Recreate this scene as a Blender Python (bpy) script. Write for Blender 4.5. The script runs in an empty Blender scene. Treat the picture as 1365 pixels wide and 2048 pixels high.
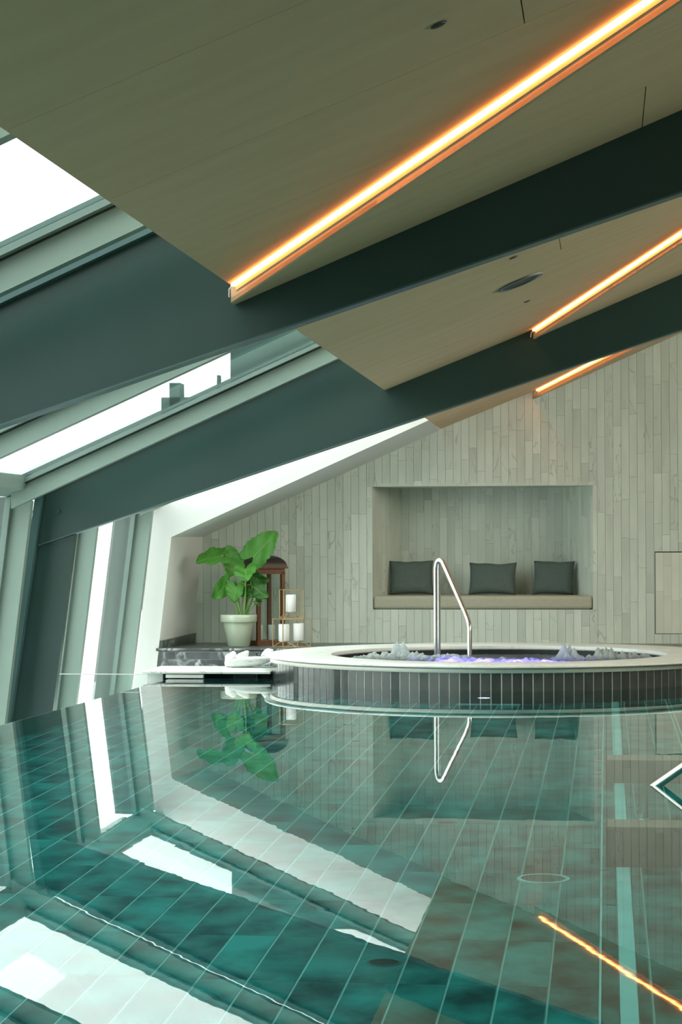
import bpy, bmesh, math, random
from mathutils import Vector, Matrix
random.seed(7)
sc = bpy.context.scene
COL = sc.collection
# ------------------------------------------------------------------ camera, sky, exposure
cam_d = bpy.data.cameras.new('camera'); cam = bpy.data.objects.new('camera', cam_d); COL.objects.link(cam)
CAM_H = 1.1
R_, U_, F_ = Vector((0.9928, 0.11975, -0.00324)), Vector((0.00490, -0.01360, 0.99990)), Vector((-0.11970, 0.99272, 0.01408))
def solve_basis(vx, vy, rho, f=4400., cx=682.5, cy=1024.):
    yaw = math.atan((vx-cx)/f); v = [yaw, 0.0136, 0.003]
    def basis(y, p, r):
        fw = Vector((-math.sin(y)*math.cos(p), math.cos(y)*math.cos(p), math.sin(p)))
        rt = Vector((math.cos(y), math.sin(y), 0)); up = rt.cross(fw)
        return math.cos(r)*rt+math.sin(r)*up, -math.sin(r)*rt+math.cos(r)*up, fw
    def pr(d, B): return cx+f*d.dot(B[0])/d.dot(B[2]), cy-f*d.dot(B[1])/d.dot(B[2])
    def err(v):
        B = basis(*v); a = pr(Vector((0, 1, 0)), B); b = pr(Vector((-.25, 1, 0)), B)
        return Vector((a[0]-vx, a[1]-vy, (b[1]-a[1])/(b[0]-a[0])-rho))
    for _ in range(15):
        e = err(v); cols = []
        for i in range(3):
            w = list(v); w[i] += 1e-6; cols.append((err(w)-e)/1e-6)
        J = Matrix(((cols[0][0], cols[1][0], cols[2][0]), (cols[0][1], cols[1][1], cols[2][1]), (cols[0][2], cols[1][2], cols[2][2])))
        dlt = J.inverted() @ e; v = [v[i]-dlt[i] for i in range(3)]
    return basis(*v)
R_, U_, F_ = solve_basis(1213, 1084, -0.0032)
cam.matrix_world = Matrix(((R_.x, U_.x, -F_.x, 0), (R_.y, U_.y, -F_.y, 0), (R_.z, U_.z, -F_.z, CAM_H), (0, 0, 0, 1)))
cam_d.sensor_fit = 'VERTICAL'; cam_d.sensor_height = 36.0; cam_d.lens = 4400/2048*36.0
cam_d.clip_start = 0.05; cam_d.clip_end = 300
sc.camera = cam
w = bpy.data.worlds.new('overcast_sky'); sc.world = w; w.use_nodes = True
nt = w.node_tree; bg = nt.nodes['Background']
tc = nt.nodes.new('ShaderNodeTexCoord'); sp = nt.nodes.new('ShaderNodeSeparateXYZ'); rp = nt.nodes.new('ShaderNodeValToRGB')
nt.links.new(tc.outputs['Generated'], sp.inputs[0]); nt.links.new(sp.outputs['Z'], rp.inputs[0]); nt.links.new(rp.outputs[0], bg.inputs[0])
rp.color_ramp.elements[0].position = 0.0; rp.color_ramp.elements[0].color = (.66, .72, .70, 1)
rp.color_ramp.elements[1].position = 0.12; rp.color_ramp.elements[1].color = (.93, 1.0, .955, 1)
bg.inputs[1].default_value = 4.2
vs = sc.view_settings; vs.view_transform = 'Standard'; vs.look = 'None'; vs.gamma = 1; vs.use_curve_mapping = False; vs.exposure = 0.0
cy = sc.cycles; cy.use_denoising = True; cy.max_bounces = 12; cy.diffuse_bounces = 5; cy.glossy_bounces = 5; cy.transmission_bounces = 8
cy.transparent_max_bounces = 16; cy.sample_clamp_indirect = 8; cy.caustics_refractive = True; cy.caustics_reflective = True

def area_light(name, loc, rot, sx, sy, power, col):
    d = bpy.data.lights.new(name, 'AREA'); d.shape = 'RECTANGLE'; d.size = sx; d.size_y = sy; d.energy = power; d.color = col
    o = bpy.data.objects.new(name, d); o.location = loc; o.rotation_euler = rot; COL.objects.link(o); return o
# added fill light at the right wall, brightens ceiling and stone wall
area_light('fill_right', (6.6, 13.0, 3.8), (0, math.radians(90), 0), 2.8, 13.0, 580, (.97, .95, .77))

# ------------------------------------------------------------------ helpers
def tag(o, label=None, cat=None, group=None, kind=None):
    if label: o['label'] = label
    if cat: o['category'] = cat
    if group: o['group'] = group
    if kind: o['kind'] = kind
    return o
def empty(name, loc=(0, 0, 0), label=None, cat=None, group=None, kind=None):
    o = bpy.data.objects.new(name, None); o.location = loc; o.empty_display_size = .1; COL.objects.link(o)
    return tag(o, label, cat, group, kind)
def link(name, me, parent=None):
    o = bpy.data.objects.new(name, me); COL.objects.link(o)
    if parent is not None:
        o.parent = parent
        o.matrix_parent_inverse = Matrix.Translation(-Vector(parent.location))
    return o
class MB:
    def __init__(s): s.v = []; s.f = []
    def add(s, vs, fs):
        b = len(s.v); s.v += [tuple(x) for x in vs]; s.f += [tuple(b+i for i in f) for f in fs]; return s
    def box(s, x0, x1, y0, y1, z0, z1):
        return s.add([(x0, y0, z0), (x1, y0, z0), (x1, y1, z0), (x0, y1, z0), (x0, y0, z1), (x1, y0, z1), (x1, y1, z1), (x0, y1, z1)],
                     [(0, 3, 2, 1), (4, 5, 6, 7), (0, 1, 5, 4), (1, 2, 6, 5), (2, 3, 7, 6), (3, 0, 4, 7)])
    def prism(s, bot, top):
        n = len(bot)
        return s.add(list(bot)+list(top), [tuple(reversed(range(n))), tuple(range(n, 2*n))]+[(i, (i+1) % n, n+(i+1) % n, n+i) for i in range(n)])
    def xz(s, pts, y0, y1):      # pts (x,z) profile extruded in y
        return s.prism([(x, y1, z) for x, z in pts], [(x, y0, z) for x, z in pts])
    def tube(s, path, r, n=10, cap=True):
        P = [Vector(p) for p in path]; rings = []; prev = None
        for i, p in enumerate(P):
            t = (P[min(i+1, len(P)-1)]-P[max(i-1, 0)]).normalized()
            a = prev if prev is not None else (Vector((0, 0, 1)) if abs(t.z) < .9 else Vector((1, 0, 0)))
            a = (a-t*a.dot(t)).normalized(); prev = a; b = t.cross(a)
            rr = r[i] if isinstance(r, (list, tuple)) else r
            rings.append([p+rr*(math.cos(2*math.pi*k/n)*a+math.sin(2*math.pi*k/n)*b) for k in range(n)])
        vs = [q for g in rings for q in g]; fs = []
        for i in range(len(P)-1):
            for k in range(n): fs.append((i*n+k, i*n+(k+1) % n, (i+1)*n+(k+1) % n, (i+1)*n+k))
        if cap: fs.append(tuple(reversed(range(n)))); fs.append(tuple((len(P)-1)*n+k for k in range(n)))
        return s.add(vs, fs)
    def lathe(s, prof, c=(0, 0, 0), n=48, a0=0, a1=2*math.pi, closed=False):
        full = abs(a1-a0-2*math.pi) < 1e-6; m = n if full else n+1; k = len(prof)
        vs = [(c[0]+r*math.cos(a0+(a1-a0)*i/n), c[1]+r*math.sin(a0+(a1-a0)*i/n), c[2]+z) for i in range(m) for r, z in prof]
        fs = []
        for i in range(n):
            j = (i+1) % m
            for q in range(k if closed else k-1):
                q2 = (q+1) % k; fs.append((i*k+q, j*k+q, j*k+q2, i*k+q2))
        if closed and not full: fs.append(tuple(range(k))); fs.append(tuple(reversed([n*k+q for q in range(k)])))
        return s.add(vs, fs)
    def mesh(s, name, m, smooth=False, angle=None):
        me = bpy.data.meshes.new(name); me.from_pydata(s.v, [], s.f); me.update()
        if m: me.materials.append(m)
        bm = bmesh.new(); bm.from_mesh(me); bmesh.ops.recalc_face_normals(bm, faces=bm.faces); bm.to_mesh(me); bm.free()
        if smooth:
            me.shade_smooth()
            if angle: me.set_sharp_from_angle(angle=angle)
        return me
    def obj(s, name, m, parent=None, smooth=False, angle=math.radians(35)):
        return link(name, s.mesh(name, m, smooth, angle), parent)
def bevel(o, wd=.004, seg=2):
    md = o.modifiers.new('bevel', 'BEVEL'); md.width = wd; md.segments = seg; md.limit_method = 'ANGLE'; return o
def clip(poly, a, b, c):   # keep a*x+b*y<=c  (2d)
    out = []
    for i in range(len(poly)):
        p, q = poly[i], poly[(i+1) % len(poly)]; dp = a*p[0]+b*p[1]-c; dq = a*q[0]+b*q[1]-c
        if dp <= 0: out.append(p)
        if (dp < 0 < dq) or (dq < 0 < dp):
            t = dp/(dp-dq); out.append((p[0]+t*(q[0]-p[0]), p[1]+t*(q[1]-p[1])))
    return out

# ------------------------------------------------------------------ materials
def N(nt, t, **k):
    n = nt.nodes.new(t)
    for a, v in k.items(): setattr(n, a, v)
    return n
def mat(name, c1, c2=None, rough=.5, metal=0., scale=3., stretch=(1, 1, 1), var=0., bump=0., bscale=40., spec=.5, veins=None, detail=6, coat=0.):
    m = bpy.data.materials.new(name); m.use_nodes = True; t = m.node_tree; b = t.nodes['Principled BSDF']; L = t.links.new
    b.inputs['Roughness'].default_value = rough; b.inputs['Metallic'].default_value = metal
    b.inputs['Specular IOR Level'].default_value = spec; b.inputs['Coat Weight'].default_value = coat
    c2 = c2 or tuple(x*.85 for x in c1)
    tc = N(t, 'ShaderNodeTexCoord'); mp = N(t, 'ShaderNodeMapping'); mp.inputs['Scale'].default_value = stretch
    L(tc.outputs['Object'], mp.inputs[0])
    no = N(t, 'ShaderNodeTexNoise'); no.inputs['Scale'].default_value = scale; no.inputs['Detail'].default_value = detail
    vec = mp.outputs[0]
    geo = N(t, 'ShaderNodeNewGeometry')
    if var:
        ad = N(t, 'ShaderNodeVectorMath', operation='ADD'); mu = N(t, 'ShaderNodeMath', operation='MULTIPLY'); mu.inputs[1].default_value = 37.
        L(geo.outputs['Random Per Island'], mu.inputs[0]); L(mp.outputs[0], ad.inputs[0]); L(mu.outputs[0], ad.inputs[1]); vec = ad.outputs[0]
    L(vec, no.inputs['Vector'])
    rp = N(t, 'ShaderNodeValToRGB'); rp.color_ramp.elements[0].position = .33; rp.color_ramp.elements[1].position = .67
    rp.color_ramp.elements[0].color = (*c2, 1); rp.color_ramp.elements[1].color = (*c1, 1); L(no.outputs[0], rp.inputs[0])
    col = rp.outputs[0]
    if veins:
        vc, vs_, wd = veins
        n2 = N(t, 'ShaderNodeTexNoise'); n2.inputs['Scale'].default_value = vs_; n2.inputs['Detail'].default_value = 4; n2.inputs['Distortion'].default_value = .6; L(vec, n2.inputs['Vector'])
        sb = N(t, 'ShaderNodeMath', operation='SUBTRACT'); sb.inputs[1].default_value = .5; L(n2.outputs[0], sb.inputs[0])
        ab = N(t, 'ShaderNodeMath', operation='ABSOLUTE'); L(sb.outputs[0], ab.inputs[0])
        mr = N(t, 'ShaderNodeMapRange'); mr.inputs[1].default_value = 0; mr.inputs[2].default_value = wd; mr.inputs[3].default_value = 1; mr.inputs[4].default_value = 0; L(ab.outputs[0], mr.inputs[0])
        n3 = N(t, 'ShaderNodeTexNoise'); n3.inputs['Scale'].default_value = vs_*.4; L(vec, n3.inputs['Vector'])
        m3 = N(t, 'ShaderNodeMapRange'); m3.inputs[1].default_value = .45; m3.inputs[2].default_value = .62; L(n3.outputs[0], m3.inputs[0])
        mm = N(t, 'ShaderNodeMath', operation='MULTIPLY'); L(mr.outputs[0], mm.inputs[0]); L(m3.outputs[0], mm.inputs[1])
        mx = N(t, 'ShaderNodeMix', data_type='RGBA'); L(mm.outputs[0], mx.inputs[0]); L(col, mx.inputs[6]); mx.inputs[7].default_value = (*vc, 1); col = mx.outputs[2]
    if var:
        mr = N(t, 'ShaderNodeMapRange'); mr.inputs[3].default_value = 1-var; mr.inputs[4].default_value = 1+var; L(geo.outputs['Random Per Island'], mr.inputs[0])
        hs = N(t, 'ShaderNodeHueSaturation'); L(mr.outputs[0], hs.inputs['Value']); L(col, hs.inputs['Color']); col = hs.outputs[0]
    L(col, b.inputs['Base Color'])
    if bump:
        nb = N(t, 'ShaderNodeTexNoise'); nb.inputs['Scale'].default_value = bscale; nb.inputs['Detail'].default_value = 4; L(vec, nb.inputs['Vector'])
        bu = N(t, 'ShaderNodeBump'); bu.inputs['Strength'].default_value = bump; bu.inputs['Distance'].default_value = .01; L(nb.outputs[0], bu.inputs['Height']); L(bu.outputs[0], b.inputs['Normal'])
    return m
def emis(name, col, st):
    m = bpy.data.materials.new(name); m.use_nodes = True; b = m.node_tree.nodes['Principled BSDF']
    b.inputs['Base Color'].default_value = (*col, 1); b.inputs['Emission Color'].default_value = (*col, 1); b.inputs['Emission Strength'].default_value = st; return m
def glass_mat(name, tint, ior=1.45, rough=0.0):
    m = bpy.data.materials.new(name); m.use_nodes = True; t = m.node_tree; t.nodes.clear(); L = t.links.new
    o = N(t, 'ShaderNodeOutputMaterial'); fr = N(t, 'ShaderNodeFresnel'); 
    gm = N(t, 'ShaderNodeNewGeometry'); mi = N(t, 'ShaderNodeMapRange'); mi.inputs[3].default_value = ior; mi.inputs[4].default_value = 1/ior
    L(gm.outputs['Backfacing'], mi.inputs[0]); L(mi.outputs[0], fr.inputs[0])
    tr = N(t, 'ShaderNodeBsdfTransparent'); tr.inputs[0].default_value = (*tint, 1); gl = N(t, 'ShaderNodeBsdfGlossy'); gl.inputs['Roughness'].default_value = rough
    mx = N(t, 'ShaderNodeMixShader'); L(fr.outputs[0], mx.inputs[0]); L(tr.outputs[0], mx.inputs[1]); L(gl.outputs[0], mx.inputs[2]); L(mx.outputs[0], o.inputs[0]); return m

M = {}
M['plaster'] = mat('white_plaster', (.73, .755, .735), (.70, .725, .705), .7, scale=1.2)
M['ceiling'] = mat('ceiling_board', (.62, .455, .275), (.565, .41, .245), .75, scale=2.5, stretch=(.6, 3, 1), bump=.05, bscale=150)
M['ceiling_dark'] = mat('ceiling_joint', (.12, .11, .09), None, .8)
M['steel_dark'] = mat('dark_teal_painted_steel', (.019, .050, .045), (.016, .042, .038), .33, scale=1.6, bump=.03, bscale=60)
M['steel_flange'] = mat('blue_grey_painted_flange', (.055, .11, .11), (.048, .095, .095), .38, scale=2)
M['mullion'] = mat('sage_grey_painted_aluminium', (.20, .27, .24), (.19, .255, .225), .45, scale=3)
M['gasket'] = mat('black_rubber_gasket', (.012, .016, .016), None, .6)
M['bead'] = mat('grey_green_glazing_bead', (.15, .21, .19), None, .3)
M['stone'] = mat('veined_grey_limestone', (.68, .735, .66), (.56, .61, .54), .5, scale=1.6, stretch=(2.5, 2.5, .8), var=.06, veins=((.40, .43, .38), 1.8, .010), bump=.06, bscale=25)
M['stone_hatch'] = mat('pale_limestone', (.73, .75, .665), (.65, .67, .585), .55, scale=2.2, var=.06)
M['stone_joint'] = mat('stone_joint', (.15, .16, .145), None, .9)
M['marble'] = mat('white_marble', (.78, .79, .765), (.66, .68, .655), .28, scale=2.5, var=.03, veins=((.42, .45, .43), 3.5, .02))
M['dark_marble'] = mat('dark_veined_marble', (.105, .115, .125), (.06, .068, .075), .25, scale=6, var=.35, veins=((.74, .78, .78), 6.0, .07))
M['ledge_top'] = mat('dark_slate_deck', (.085, .10, .095), (.055, .068, .062), .3, scale=4, var=.3, veins=((.4, .43, .42), 4, .015))
M['tub_tile'] = mat('grey_slate_tile', (.075, .083, .080), (.050, .057, .054), .13, scale=7, var=.14, coat=.25, bump=.04, bscale=30)
M['grout'] = mat('pale_grout', (.88, .92, .86), None, .8)
M['floor_grout'] = mat('pale_pool_grout', (.90, 1.0, .97), None, .8)
M['pool_tile'] = mat('mottled_teal_slate_tile', (.085, .37, .355), (.015, .060, .068), .4, scale=5.0, var=.22, detail=6, stretch=(1, .7, 1))
M['pool_wall'] = mat('teal_slate_wall_tile', (.10, .17, .17), (.06, .11, .11), .4, scale=4)
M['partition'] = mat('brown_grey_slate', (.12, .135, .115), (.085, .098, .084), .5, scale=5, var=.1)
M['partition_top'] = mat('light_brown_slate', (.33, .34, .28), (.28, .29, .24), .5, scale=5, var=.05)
M['lane'] = mat('pale_aqua_tile', (.92, 1.0, .98), None, .4)
M['steel'] = mat('brushed_stainless_steel', (.66, .65, .61), (.60, .59, .56), .22, metal=1., scale=30)
M['band'] = mat('satin_steel_band', (.88, .84, .77), (.84, .80, .73), .55, metal=1., scale=12, stretch=(1, 1, .1))
M['black'] = mat('black_recess', (.008, .012, .012), None, .5)
M['white_trim'] = mat('white_ceramic', (.80, .82, .79), None, .3)
M['cushion'] = mat('beige_woven_upholstery', (.46, .44, .345), (.42, .40, .315), .85, scale=40, bump=.1, bscale=300)
M['pillow'] = mat('grey_green_fabric', (.105, .142, .128), (.088, .12, .108), .9, scale=60, bump=.15, bscale=400)
M['pot'] = mat('sage_glazed_ceramic', (.50, .57, .44), (.46, .53, .41), .22, scale=4, coat=.3)
M['soil'] = mat('dark_soil', (.05, .035, .02), None, .9, bump=.6, bscale=80)
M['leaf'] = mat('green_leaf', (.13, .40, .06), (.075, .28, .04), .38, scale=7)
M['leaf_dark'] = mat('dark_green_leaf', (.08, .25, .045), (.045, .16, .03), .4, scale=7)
M['stem'] = mat('pale_green_stalk', (.22, .42, .11), None, .45)
M['wood'] = mat('stained_brown_wood', (.22, .085, .035), (.13, .05, .02), .45, scale=5, stretch=(6, 6, 1))
M['roof_metal'] = mat('dark_brown_metal_roof', (.035, .024, .020), None, .4)
M['brass'] = mat('brushed_brass', (.72, .55, .33), (.62, .47, .28), .35, metal=.85, scale=30)
M['candle'] = mat('white_wax', (.84, .85, .84), None, .5)
M['wick'] = mat('black_wick', (.02, .02, .02), None, .9)
M['rock'] = mat('white_boulder', (.80, .82, .79), (.70, .72, .69), .6, scale=4, bump=.2, bscale=20)
M['rock_vein'] = mat('pale_veined_stone', (.62, .65, .62), (.45, .49, .47), .5, scale=3, stretch=(1, 1, 6), veins=((.3, .33, .33), 6, .02))
M['deck'] = mat('grey_slate_deck', (.11, .12, .11), (.08, .09, .08), .4, scale=4)
M['room_wall'] = mat('warm_grey_wall', (.22, .21, .18), None, .8)
M['led'] = emis('warm_orange_led', (1.0, .29, .07), 14)
M['blue_led'] = emis('violet_blue_lamp', (.30, .16, 1.0), 14)
M['white_led'] = emis('white_violet_lamp', (.62, .55, 1.0), 7)
M['warm_lamp'] = emis('warm_lamp', (1.0, .62, .45), 4)
M['glass'] = glass_mat('clear_window_glass', (.955, .985, .975), 1.42)
M['glass_low'] = glass_mat('clear_screen_glass', (.95, .98, .97), 1.4)
M['mullion_mirror'] = mat('grey_mullion_mirror', (.085, .10, .098), (.07, .085, .083), .5, scale=3)  # grey for the added fins that imitate mullion reflections
M['far_roof'] = mat('dark_green_roof', (.022, .062, .055), (.016, .05, .045), .6, scale=.5)
M['cable'] = mat('white_cable', (.75, .74, .7), None, .5)
M['outside'] = mat('pale_render', (.8, .82, .8), None, .8)
# leaves let light through
for k in ('leaf', 'leaf_dark'):
    t = M[k].node_tree; b = t.nodes['Principled BSDF']; o = [n for n in t.nodes if n.type == 'OUTPUT_MATERIAL'][0]
    tl = N(t, 'ShaderNodeBsdfTranslucent'); tl.inputs[0].default_value = (.24, .52, .05, 1) if k == 'leaf' else (.14, .38, .04, 1)
    mx = N(t, 'ShaderNodeMixShader'); mx.inputs[0].default_value = .35; t.links.new(b.outputs[0], mx.inputs[1]); t.links.new(tl.outputs[0], mx.inputs[2]); t.links.new(mx.outputs[0], o.inputs[0])
# pool water: refraction + reflection, absorbing volume
m = bpy.data.materials.new('pool_water'); m.use_nodes = True; t = m.node_tree; t.nodes.clear(); L = t.links.new
o = N(t, 'ShaderNodeOutputMaterial'); g = N(t, 'ShaderNodeBsdfGlass'); g.inputs['IOR'].default_value = 1.333; g.inputs['Roughness'].default_value = 0.0; L(g.outputs[0], o.inputs[0])
va = N(t, 'ShaderNodeVolumeAbsorption'); va.inputs[0].default_value = (.02, .87, .875, 1); va.inputs[1].default_value = .50; L(va.outputs[0], o.inputs['Volume'])
tcn = N(t, 'ShaderNodeTexCoord'); n1 = N(t, 'ShaderNodeTexNoise'); n1.inputs['Scale'].default_value = 2.2; n1.inputs['Detail'].default_value = 3; L(tcn.outputs['Object'], n1.inputs['Vector'])
bu = N(t, 'ShaderNodeBump'); bu.inputs['Strength'].default_value = .02; bu.inputs['Distance'].default_value = .01; L(n1.outputs[0], bu.inputs['Height']); L(bu.outputs[0], g.inputs['Normal'])
M['water'] = m
# bubbling tub water: froth where it heaps up
m = bpy.data.materials.new('bubbling_water'); m.use_nodes = True; t = m.node_tree; L = t.links.new; b = t.nodes['Principled BSDF']; o = t.nodes['Material Output']
tcn = N(t, 'ShaderNodeTexCoord'); sx = N(t, 'ShaderNodeSeparateXYZ'); L(tcn.outputs['Object'], sx.inputs[0])
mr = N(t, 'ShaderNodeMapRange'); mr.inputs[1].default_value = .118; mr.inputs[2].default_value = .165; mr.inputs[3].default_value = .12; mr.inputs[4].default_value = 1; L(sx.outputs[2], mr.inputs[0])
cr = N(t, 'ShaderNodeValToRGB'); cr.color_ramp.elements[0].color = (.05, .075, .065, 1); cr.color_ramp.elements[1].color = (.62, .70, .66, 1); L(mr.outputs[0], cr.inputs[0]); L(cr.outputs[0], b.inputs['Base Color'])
b.inputs['Roughness'].default_value = .12; b.inputs['IOR'].default_value = 1.33
tl = N(t, 'ShaderNodeBsdfTranslucent'); tl.inputs[0].default_value = (.8, .85, .9, 1); ms = N(t, 'ShaderNodeMixShader'); ms.inputs[0].default_value = .55
L(b.outputs[0], ms.inputs[1]); L(tl.outputs[0], ms.inputs[2]); L(ms.outputs[0], o.inputs[0])
nb = N(t, 'ShaderNodeTexNoise'); nb.inputs['Scale'].default_value = 38; nb.inputs['Detail'].default_value = 3; L(tcn.outputs['Object'], nb.inputs['Vector'])
bu = N(t, 'ShaderNodeBump'); bu.inputs['Strength'].default_value = .8; bu.inputs['Distance'].default_value = .02; L(nb.outputs[0], bu.inputs['Height']); L(bu.outputs[0], b.inputs['Normal'])
M['foam'] = m

# ------------------------------------------------------------------ key dimensions
YW = 22.0                      # stone wall
YJ = 20.8                      # plaster frame wall / ledge front
XE = -1.64                     # low edge of the ceiling
XR = 7.0; YN = -3.0            # right wall, wall behind the viewer
BEAMS = [2.95, 9.67, 16.37]
def ceil_z(x): return 2.24+.395*(x-XE)
def flange_z(x): return 1.491+.443*(x+4.265)
def glass_z(x): return flange_z(x)+.066
def fac_x(z): return -4.345+.124*(z-1.17)-.115     # facade glass line (leans outwards towards the ground)

# ------------------------------------------------------------------ pool floor and walls
def edge_x(y): return -3.545-.0279*(16.55-y)
floor = MB().box(-3.9, 3.2, .4, 17.9, -1.25, -1.105).obj('floor', M['floor_grout']); tag(floor, kind='structure')
PX, PY = .153, .63
cells = []
x = -.025-PX*24
nx0 = -24
for i in range(-24, 22):
    for j in range(-9, 18):
        x0 = -.025+i*PX; y0 = 6.67+j*PY
        xa, xb, ya, yb = max(x0+.0042, -3.66), min(x0+PX-.0042, 3.1), max(y0+.0016, .5), min(y0+PY-.0016, 17.8)
        if i == 0: xb0 = xb; 
        if xb-xa < .02 or yb-ya < .05: continue
        inview = (-.30*yb < xb) and (xa < .040*yb+.02) and ya > 5.6
        cells.append((0 if inview else 1, ya, xa, xb, yb, i, j))
cells.sort(key=lambda c: (c[0], c[1]))
tile_mesh = {}
rest = MB(); cnt = 0
for k, (nv, ya, xa, xb, yb, i, j) in enumerate(cells):
    if math.hypot((xa+xb)/2+.888, (ya+yb)/2-18.12) < 1.7: continue
    parts = [(xa, xb)]
    if i == 0: parts = [(xa, .031), (.090, xb)]            # light lane strip runs through this column
    for (a, b) in parts:
        if nv == 0 and cnt < 300:
            key = (round(b-a, 3), round(yb-ya, 3))
            if key not in tile_mesh: tile_mesh[key] = MB().box(-(b-a)/2, (b-a)/2, -(yb-ya)/2, (yb-ya)/2, 0, .012).mesh('tile', M['pool_tile'])
            t_ = bpy.data.objects.new('tile', tile_mesh[key]); t_.location = ((a+b)/2, (ya+yb)/2, -1.111+random.uniform(0, .001)); COL.objects.link(t_); t_.parent = floor; cnt += 1
        else: rest.box(a, b, ya, yb, -1.11, -1.0995)
ro = rest.obj('tile_field', M['pool_tile'], floor); ro['kind'] = 'stuff'
# random per object for shared tiles
for mm in [M[k] for k in ('pool_tile', 'stone', 'stone_hatch', 'tub_tile', 'dark_marble', 'ledge_top', 'partition', 'partition_top')]:
    t = mm.node_tree; oi = N(t, 'ShaderNodeObjectInfo')
    for n in [n for n in t.nodes if n.type == 'NEW_GEOMETRY']:
        ad = N(t, 'ShaderNodeMath', operation='ADD'); fr = N(t, 'ShaderNodeMath', operation='FRACT')
        tg = [l.to_socket for l in list(t.links) if l.from_node == n]
        t.links.new(n.outputs['Random Per Island'], ad.inputs[0]); t.links.new(oi.outputs['Random'], ad.inputs[1]); t.links.new(ad.outputs[0], fr.inputs[0])
        for s_ in tg: t.links.new(fr.outputs[0], s_)
lane = empty('lane_strip', (.06, 9, -1.1), 'pale aqua marking strip set along the pool floor beside the partitions', 'floor strip')
MB().box(.0345, .0865, 1, 16.7, -1.12, -1.098).obj('strip', M['lane'], lane)
for a, n_ in ((.436, 'first'), (.460, 'second'), (.548, 'third')):
    s_ = MB().box(a, a+.007, 12.6, 17.2, -1.098, -1.092).obj('floor_rail', M['lane'])
    tag(s_, {'first': 'thin pale rail on the pool floor, nearest the lane strip of three', 'second': 'thin pale rail on the pool floor, middle one of three', 'third': 'thin pale rail on the pool floor, farthest right of three'}[n_], 'rail', 'thin pale rails on the pool floor')
side = MB().box(-.0275, -.0205, 1, 16.3, -1.12, -1.094).obj('floor_trim', M['lane']); tag(side, 'bright thin trim line on pool floor left of the partitions', 'trim')
for k, yy in enumerate((11.82, 12.38, 12.97, 16.12)):
    c_ = MB().box(-.065, -.03, yy-.012, yy+.012, -1.1, -1.085).obj('trim_clip', M['white_trim'])
    tag(c_, ['small white clip on the pool floor trim, nearest of four', 'small white clip on the pool floor trim, second nearest', 'small white clip on the pool floor trim, third nearest', 'small white clip on the pool floor trim, by the round tub'][k], 'clip', 'white clips along the pool floor trim')
# basin walls
pw = MB()
pw.prism([(edge_x(.4)-.16, .4, -1.25), (edge_x(.4), .4, -1.25), (edge_x(17.75), 17.75, -1.25), (edge_x(17.75)-.16, 17.75, -1.25)],
         [(edge_x(.4)-.16, .4, -.06), (edge_x(.4), .4, -.004), (edge_x(17.75), 17.75, -.004), (edge_x(17.75)-.16, 17.75, -.06)])
tag(pw.obj('wall_pool_left', M['pool_wall']), kind='structure')
for xa_, xb_ in ((-3.765, -2.69), (.92, 3.2)): tag(MB().box(xa_, xb_, 17.68, 17.9, -1.25, -.06).obj('wall_pool_back', M['pool_wall']), kind='structure')
tag(MB().box(3.0, 3.2, .4, 17.9, -1.25, .05).obj('wall_pool_right', M['pool_wall']), kind='structure')
tag(MB().box(-3.9, 3.2, .2, .4, -1.25, .05).obj('wall_pool_front', M['pool_wall']), kind='structure')
# water body with the round tub cut out
TX, TY, RO, RI, RT = -.888, 18.12, 1.92, 1.37, 1.86
pts = []
yb_ = 17.69
pts += [(edge_x(.39)-.01, .39), (3.01, .39), (3.01, yb_)]
rw = RT-.012; a_s = math.asin((yb_-TY)/rw)
for k in range(41):
    a = a_s + (-(math.pi)-2*a_s)*k/40
    pts.append((TX+rw*math.cos(a), TY+rw*math.sin(a)))
pts += [(edge_x(yb_)-.01, yb_)]
wm = MB().prism([(x, y, -1.2) for x, y in pts], [(x, y, 0) for x, y in pts]).obj('water', M['water']); tag(wm, kind='structure')
# outer gutter floor and the deck round the pool
tag(MB().box(-5.4, -3.85, YN, 22, -1.9, -1.6).obj('floor_gutter', M['outside']), kind='structure')
tag(MB().box(3.2, XR, YN, YW, -.3, .05).obj('floor_deck_right', M['deck']), kind='structure')
tag(MB().box(-4.6, 3.2, YN, .2, -.3, .05).obj('floor_deck_front', M['deck']), kind='structure')
tag(MB().box(-3.765, 3.2, 20.05, YJ, -.4, -.09).obj('floor_channel', M['deck']), kind='structure')
for xa_, xb_ in ((-3.765, -2.77), (1.0, 3.2)): tag(MB().box(xa_, xb_, 17.9, 20.05, -.4, -.09).obj('floor_channel', M['deck']), kind='structure')
# partitions under water
for k, (y0, d, zt) in enumerate(((8.735, .23, -.14), (11.36, .27, -.14))):
    o = empty('seat_partition', (1.2, y0, -1.1), ['nearer brown-grey slate partition standing under water beside the lane strip', 'farther brown-grey slate partition under water, beyond the submerged handrail foot'][k], 'partition', 'slate partitions under the pool water')
    MB().box(.004, 2.6, y0+.012, y0+d-.012, -1.1, zt-.02).obj('core', M['stone_joint'], o)
    n = 17
    for i in range(n):
        a = .0+i*PX
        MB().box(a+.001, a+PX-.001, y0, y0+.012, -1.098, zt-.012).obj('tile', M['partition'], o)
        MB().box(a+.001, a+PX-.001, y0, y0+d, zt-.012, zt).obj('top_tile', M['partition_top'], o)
    MB().box(-.008, .004, y0, y0+d, -1.098, zt-.012).obj('end_tile', M['partition'], o)
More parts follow.
